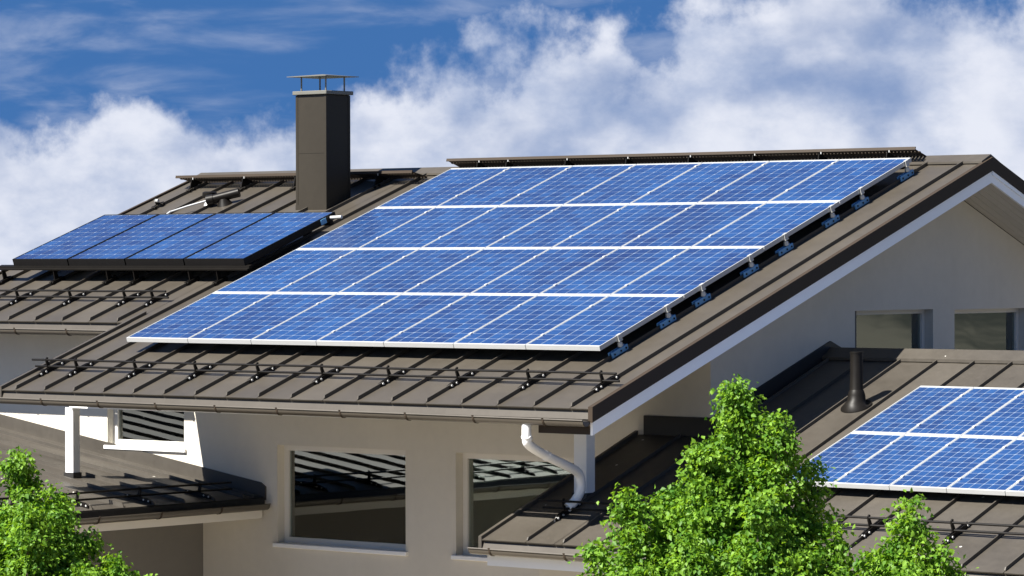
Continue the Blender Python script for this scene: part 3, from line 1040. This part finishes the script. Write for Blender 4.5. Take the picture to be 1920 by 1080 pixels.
b0 = Vector(AP(8.41, 2.70, 0))
vp = rot_pipe('vent_pipe', 'dark metal vent pipe standing on the lower right roof', 'vent pipe', b0, None, None)
MB().tube([b0 + Vector((0, 0, 0.06)), b0 + Vector((0, 0, 0.14)), b0 + Vector((0, 0, 0.16)), b0 + Vector((0, 0, 0.585))], [0.082, 0.080, 0.072, 0.066], 24).build('pipe', 'dark', vp, smooth=True)
MB().tube([b0 + Vector((0, 0, 0.572)), b0 + Vector((0, 0, 0.590))], 0.071, 24).build('pipe_rim', 'dark', vp, smooth=True)
mb = MB()
ax = Vector((0, -AS, AC))
mb.tube([b0 + ax * 0.001, b0 + ax * 0.016, b0 + ax * 0.03 , b0 + Vector((0, 0, 0.07)), b0 + Vector((0, 0, 0.13)), b0 + Vector((0, 0, 0.165)), b0 + Vector((0, 0, 0.185))], [0.175, 0.170, 0.125, 0.100, 0.094, 0.083, 0.074], 28)
mb.build('collar', 'dark', vp, smooth=True)

b0 = Vector(RP(-3.80, 5.42, 0))
rv = rot_pipe('roof_vent', 'mushroom shaped dark roof vent above the black framed panels', 'roof vent', b0, None, None)
MB().tube([b0 + Vector((0, 0, -0.03)), b0 + Vector((0, 0, 0.03)), b0 + Vector((0, 0, 0.09))], [0.085, 0.060, 0.058], 18).build('stem', 'steel', rv, smooth=True)
MB().tube([b0 + Vector((0, 0, 0.075)), b0 + Vector((0, 0, 0.085)), b0 + Vector((0, 0, 0.15)), b0 + Vector((0, 0, 0.165))], [0.090, 0.098, 0.098, 0.07], 20).build('hood', 'dark', rv, smooth=True)

b0 = Vector(RP(-3.5, 5.35, 0.0))
pf = rot_pipe('pipe_fitting', 'dark pipe fitting with a pale pipe leading to the left panels', 'pipe fitting', b0, None, None)
MB().tube([RP(-3.66, 5.28, 0.10), RP(-3.30, 5.52, 0.12)], [0.055, 0.062], 14).build('canister', 'dark', pf, smooth=True)
MB().tube([RP(-3.68, 5.27, 0.10), RP(-3.60, 5.32, 0.10)], 0.068, 14).build('canister_ring', 'dark', pf, smooth=True)
MB().tube([RP(-3.48, 5.38, 0.0), RP(-3.48, 5.38, 0.09)], [0.11, 0.05], 14).build('base', 'dark', pf, smooth=True)
MB().tube([RP(-3.66, 5.27, 0.10), RP(-3.86, 5.06, 0.09), RP(-3.98, 4.86, 0.085)], 0.013, 10).build('pipe', 'alu', pf, smooth=True)
MB().tube([RP(-3.98, 4.86, 0.085), RP(-3.95, 4.62, 0.06)], 0.016, 10).build('pipe', 'alu', pf, smooth=True)

b0 = Vector(RP(SEAM[25], 5.25, 0))
rh = rot_pipe('roof_hook', 'small dark safety hook on a seam near the left roof edge', 'roof hook', b0, None, None)
x = SEAM[25]
mb = MB().prism([(5.18, 0.004), (5.42, 0.004), (5.42, 0.045), (5.34, 0.055), (5.31, 0.12), (5.27, 0.12), (5.27, 0.05), (5.18, 0.045)], x - 0.022, x - 0.008, rp)
mb.build('plate', 'dark', rh)
for s in (5.21, 5.37):
    MB().tube([RP(x - 0.035, s, 0.025), RP(x + 0.035, s, 0.025)], 0.022, 8).build('bolt', 'dark', rh)
MB().tube([RP(x - 0.03, 5.29, 0.10), RP(x + 0.03, 5.29, 0.10)], 0.022, 8).build('eyelet', 'steel', rh)

# ------------------------------------------------------------------ trees
def tree(label, base, lobes, n_leaf, seed, trunk_h):
    """lobes: list of (dx, dy, z_top, z_bottom, radius) upright plumes round the stem"""
    rng = np.random.default_rng(seed)
    e = empty('tree', loc=base)
    tag(e, label, 'tree', 'young trees in front of the house')
    bx, by, bz = base
    # trunk and limbs
    mb = MB()
    top = max(l[2] for l in lobes)
    stem = [(bx + 0.05 * math.sin(k * 1.7 + seed), by + 0.05 * math.cos(k * 1.3), bz + (top - 0.25 - bz) * k / 9) for k in range(10)]
    mb.tube(stem, [0.10 * (1 - k / 9.6) + 0.008 for k in range(10)], 10)
    for (dx_, dy_, zt, zb, r_) in lobes[1:]:
        z0_ = max(zb - 0.5, bz + trunk_h * 0.6)
        p0 = Vector((bx, by, z0_))
        p2 = Vector((bx + dx_, by + dy_, zt - 0.15))
        p1 = Vector((bx + dx_ * 0.75, by + dy_ * 0.75, z0_ + (zt - z0_) * 0.35))
        q = [p0.lerp(p1, u).lerp(p1.lerp(p2, u), u) for u in (0, .2, .4, .6, .8, 1)]
        mb.tube(q, [0.034, 0.030, 0.024, 0.018, 0.012, 0.005], 6)
        for kk in range(10):
            u = 0.35 + 0.6 * kk / 10
            c0 = p0.lerp(p1, u).lerp(p1.lerp(p2, u), u)
            a = rng.uniform(0, 6.28)
            rr_ = r_ * rng.uniform(0.4, 0.8) * (1.1 - u * 0.6)
            mb.tube([c0, c0 + Vector((math.cos(a) * rr_, math.sin(a) * rr_, rr_ * 0.7))], [0.008, 0.003], 4)
    mb.build('trunk', 'bark', e, smooth=True)
    # sprays of leaves: clusters on the plumes' surfaces, leaves hang from each cluster
    vol = np.array([l[4] * (l[2] - l[3]) for l in lobes])
    share = vol / vol.sum()
    cl = []
    n_cl = max(60, n_leaf // 68)
    for l, sh in zip(lobes, share):
        m_ = int(n_cl * sh) + 1
        u = rng.random(m_) ** 0.75                       # 0 at the tip, 1 at the foot
        prof = np.clip(np.sqrt(np.clip(u, 0, 1)) * 0.58 + u * 0.47, 0.05, 1.0) * np.where(u > 0.85, 1 - (u - 0.85) * 2.0, 1)
        a = rng.random(m_) * 2 * np.pi
        lump = 1 + 0.22 * np.sin(a * 3 + u * 9 + l[0] * 7) + 0.14 * np.sin(a * 5 - u * 17 + l[1] * 5)
        rad = l[4] * prof * lump * (0.45 + 0.55 * np.sqrt(rng.random(m_)))
        z = l[2] - u * (l[2] - l[3]) + 0.05 * rng.standard_normal(m_)
        bend = np.clip(u, 0, 1)
        cl.append(np.stack([bx + l[0] * (1 - 0.25 * bend) + rad * np.cos(a), by + l[1] * (1 - 0.25 * bend) + rad * np.sin(a), z, np.cos(a) * rad, np.sin(a) * rad], 1))
    cl = np.concatenate(cl)
    k = rng.integers(0, len(cl), n_leaf)
    c = cl[k]
    off = rng.standard_normal((n_leaf, 3)) * np.array([0.062, 0.062, 0.042])
    pos = c[:, :3] + off
    out = np.stack([c[:, 3], c[:, 4], np.zeros(n_leaf)], 1)
    out /= (np.linalg.norm(out, axis=1, keepdims=True) + 1e-6)
    # leaf axis: outward and drooping
    ax_ = out * 0.55 + rng.standard_normal((n_leaf, 3)) * 0.55 + np.array([0, 0, -0.35])
    ax_ /= np.linalg.norm(ax_, axis=1, keepdims=True)
    nn = out * 0.35 + rng.standard_normal((n_leaf, 3)) * 0.55 + np.array([0, 0, 0.75])
    nn -= ax_ * np.sum(nn * ax_, 1, keepdims=True)
    nn /= np.linalg.norm(nn, axis=1, keepdims=True)
    sd_ = np.cross(ax_, nn)
    L_ = rng.uniform(0.028, 0.064, (n_leaf, 1))
    w_ = L_ * rng.uniform(0.30, 0.42, (n_leaf, 1))
    base_ = pos
    mid_ = pos + ax_ * L_ * 0.45 - nn * L_ * 0.02
    tip = pos + ax_ * L_ - nn * L_ * 0.18
    l1 = mid_ + sd_ * w_ + nn * w_ * 0.35
    r1 = mid_ - sd_ * w_ + nn * w_ * 0.35
    V = np.stack([base_, l1, tip, r1], 1).reshape(-1, 3)
    q = np.arange(n_leaf) * 4
    F = np.concatenate([np.stack([q, q + 2, q + 1], 1), np.stack([q, q + 3, q + 2], 1)])
    me = bpy.data.meshes.new('crown')
    me.vertices.add(len(V))
    me.vertices.foreach_set('co', V.astype(np.float32).ravel())
    me.loops.add(F.size)
    me.loops.foreach_set('vertex_index', F.astype(np.int32).ravel())
    me.polygons.add(len(F))
    me.polygons.foreach_set('loop_start', (np.arange(len(F)) * 3).astype(np.int32))
    me.polygons.foreach_set('loop_total', np.full(len(F), 3, np.int32))
    me.update(calc_edges=True)
    me.materials.append(M['leaf'])
    link('crown', me, e)
    return e


# directions in plan: across the view and along it
ACR = Vector((0.763, 0.647))
ALG = Vector((-0.647, 0.763))


def lob(a, d, zt, zb, r_):
    v = ACR * a + ALG * d
    return (v.x, v.y, zt, zb, r_)


big = [lob(0.00, 0.0, -0.20, -1.45, 0.33), lob(0.36, -0.15, -0.47, -1.6, 0.30), lob(-0.30, -0.2, -0.64, -1.8, 0.30), lob(0.66, 0.1, -0.94, -2.2, 0.27),
       lob(-0.60, 0.1, -1.08, -2.2, 0.30), lob(-0.97, -0.15, -1.12, -2.5, 0.26), lob(-1.24, 0.2, -1.60, -2.9, 0.26), lob(0.15, -0.65, -1.10, -2.7, 0.38),
       lob(-0.45, -0.75, -1.45, -2.9, 0.36), lob(0.50, -0.65, -1.45, -2.9, 0.34), lob(0.84, -0.2, -1.42, -2.8, 0.27), lob(1.05, 0.1, -1.88, -3.2, 0.28), lob(-1.32, -0.3, -1.98, -3.4, 0.34),
       lob(-0.85, -0.6, -1.80, -3.2, 0.36), lob(0.80, -0.55, -1.95, -3.2, 0.36), lob(0.0, -0.95, -1.85, -3.3, 0.44), lob(0.1, 0.65, -1.0, -2.6, 0.38), lob(-0.6, 0.7, -1.5, -3.0, 0.38),
       lob(0.55, 0.7, -1.6, -3.0, 0.36), lob(-0.2, -0.3, -1.05, -2.4, 0.40), lob(0.22, 0.2, -0.82, -2.2, 0.34), lob(-1.1, -0.6, -2.4, -3.6, 0.36), lob(1.0, -0.4, -2.4, -3.6, 0.36), lob(0.0, 0.0, -2.2, -3.7, 0.85)]
tree('tall leafy green tree covering the corner of the lower roof', (11.82, -4.0, GZ), big, 180000, 3, 1.9)
small = [lob(0.0, 0.0, -1.21, -2.2, 0.26), lob(0.26, -0.1, -1.52, -2.6, 0.26), lob(-0.27, 0.05, -1.62, -2.6, 0.27), lob(-0.48, -0.1, -1.88, -3.0, 0.28), lob(0.47, 0.1, -1.86, -3.0, 0.28),
         lob(0.0, -0.4, -1.66, -2.9, 0.3), lob(0.0, 0.4, -1.8, -3.0, 0.3), lob(0.3, 0.4, -2.1, -3.2, 0.3), lob(-0.4, 0.4, -2.1, -3.2, 0.3), lob(0, 0, -2.2, -3.5, 0.6)]
tree('small leafy green tree at the lower right of the tall one', (13.33, -3.6, GZ), small, 52000, 5, 1.6)
left = [lob(-0.02, 0.0, -0.97, -2.1, 0.33), lob(-0.42, 0.0, -1.14, -2.3, 0.34), lob(0.36, -0.1, -1.32, -2.6, 0.36), lob(0.62, 0.05, -1.72, -3.0, 0.36), lob(0.95, -0.1, -1.90, -3.2, 0.34), lob(-0.75, 0.1, -1.30, -2.6, 0.42),
        lob(0.15, -0.6, -1.5, -2.9, 0.44), lob(-0.5, -0.6, -1.55, -2.9, 0.44), lob(0.65, -0.6, -1.98, -3.2, 0.42), lob(0.2, 0.6, -1.45, -2.9, 0.42), lob(-0.5, 0.6, -1.55, -2.9, 0.42), lob(1.15, 0.0, -2.15, -3.4, 0.34), lob(-1.1, -0.2, -1.7, -3.2, 0.42), lob(0, 0, -2.0, -3.6, 0.9)]
tree('leafy green tree at the lower left in front of the low roof', (4.28, -5.5, GZ), left, 112000, 9, 1.8)
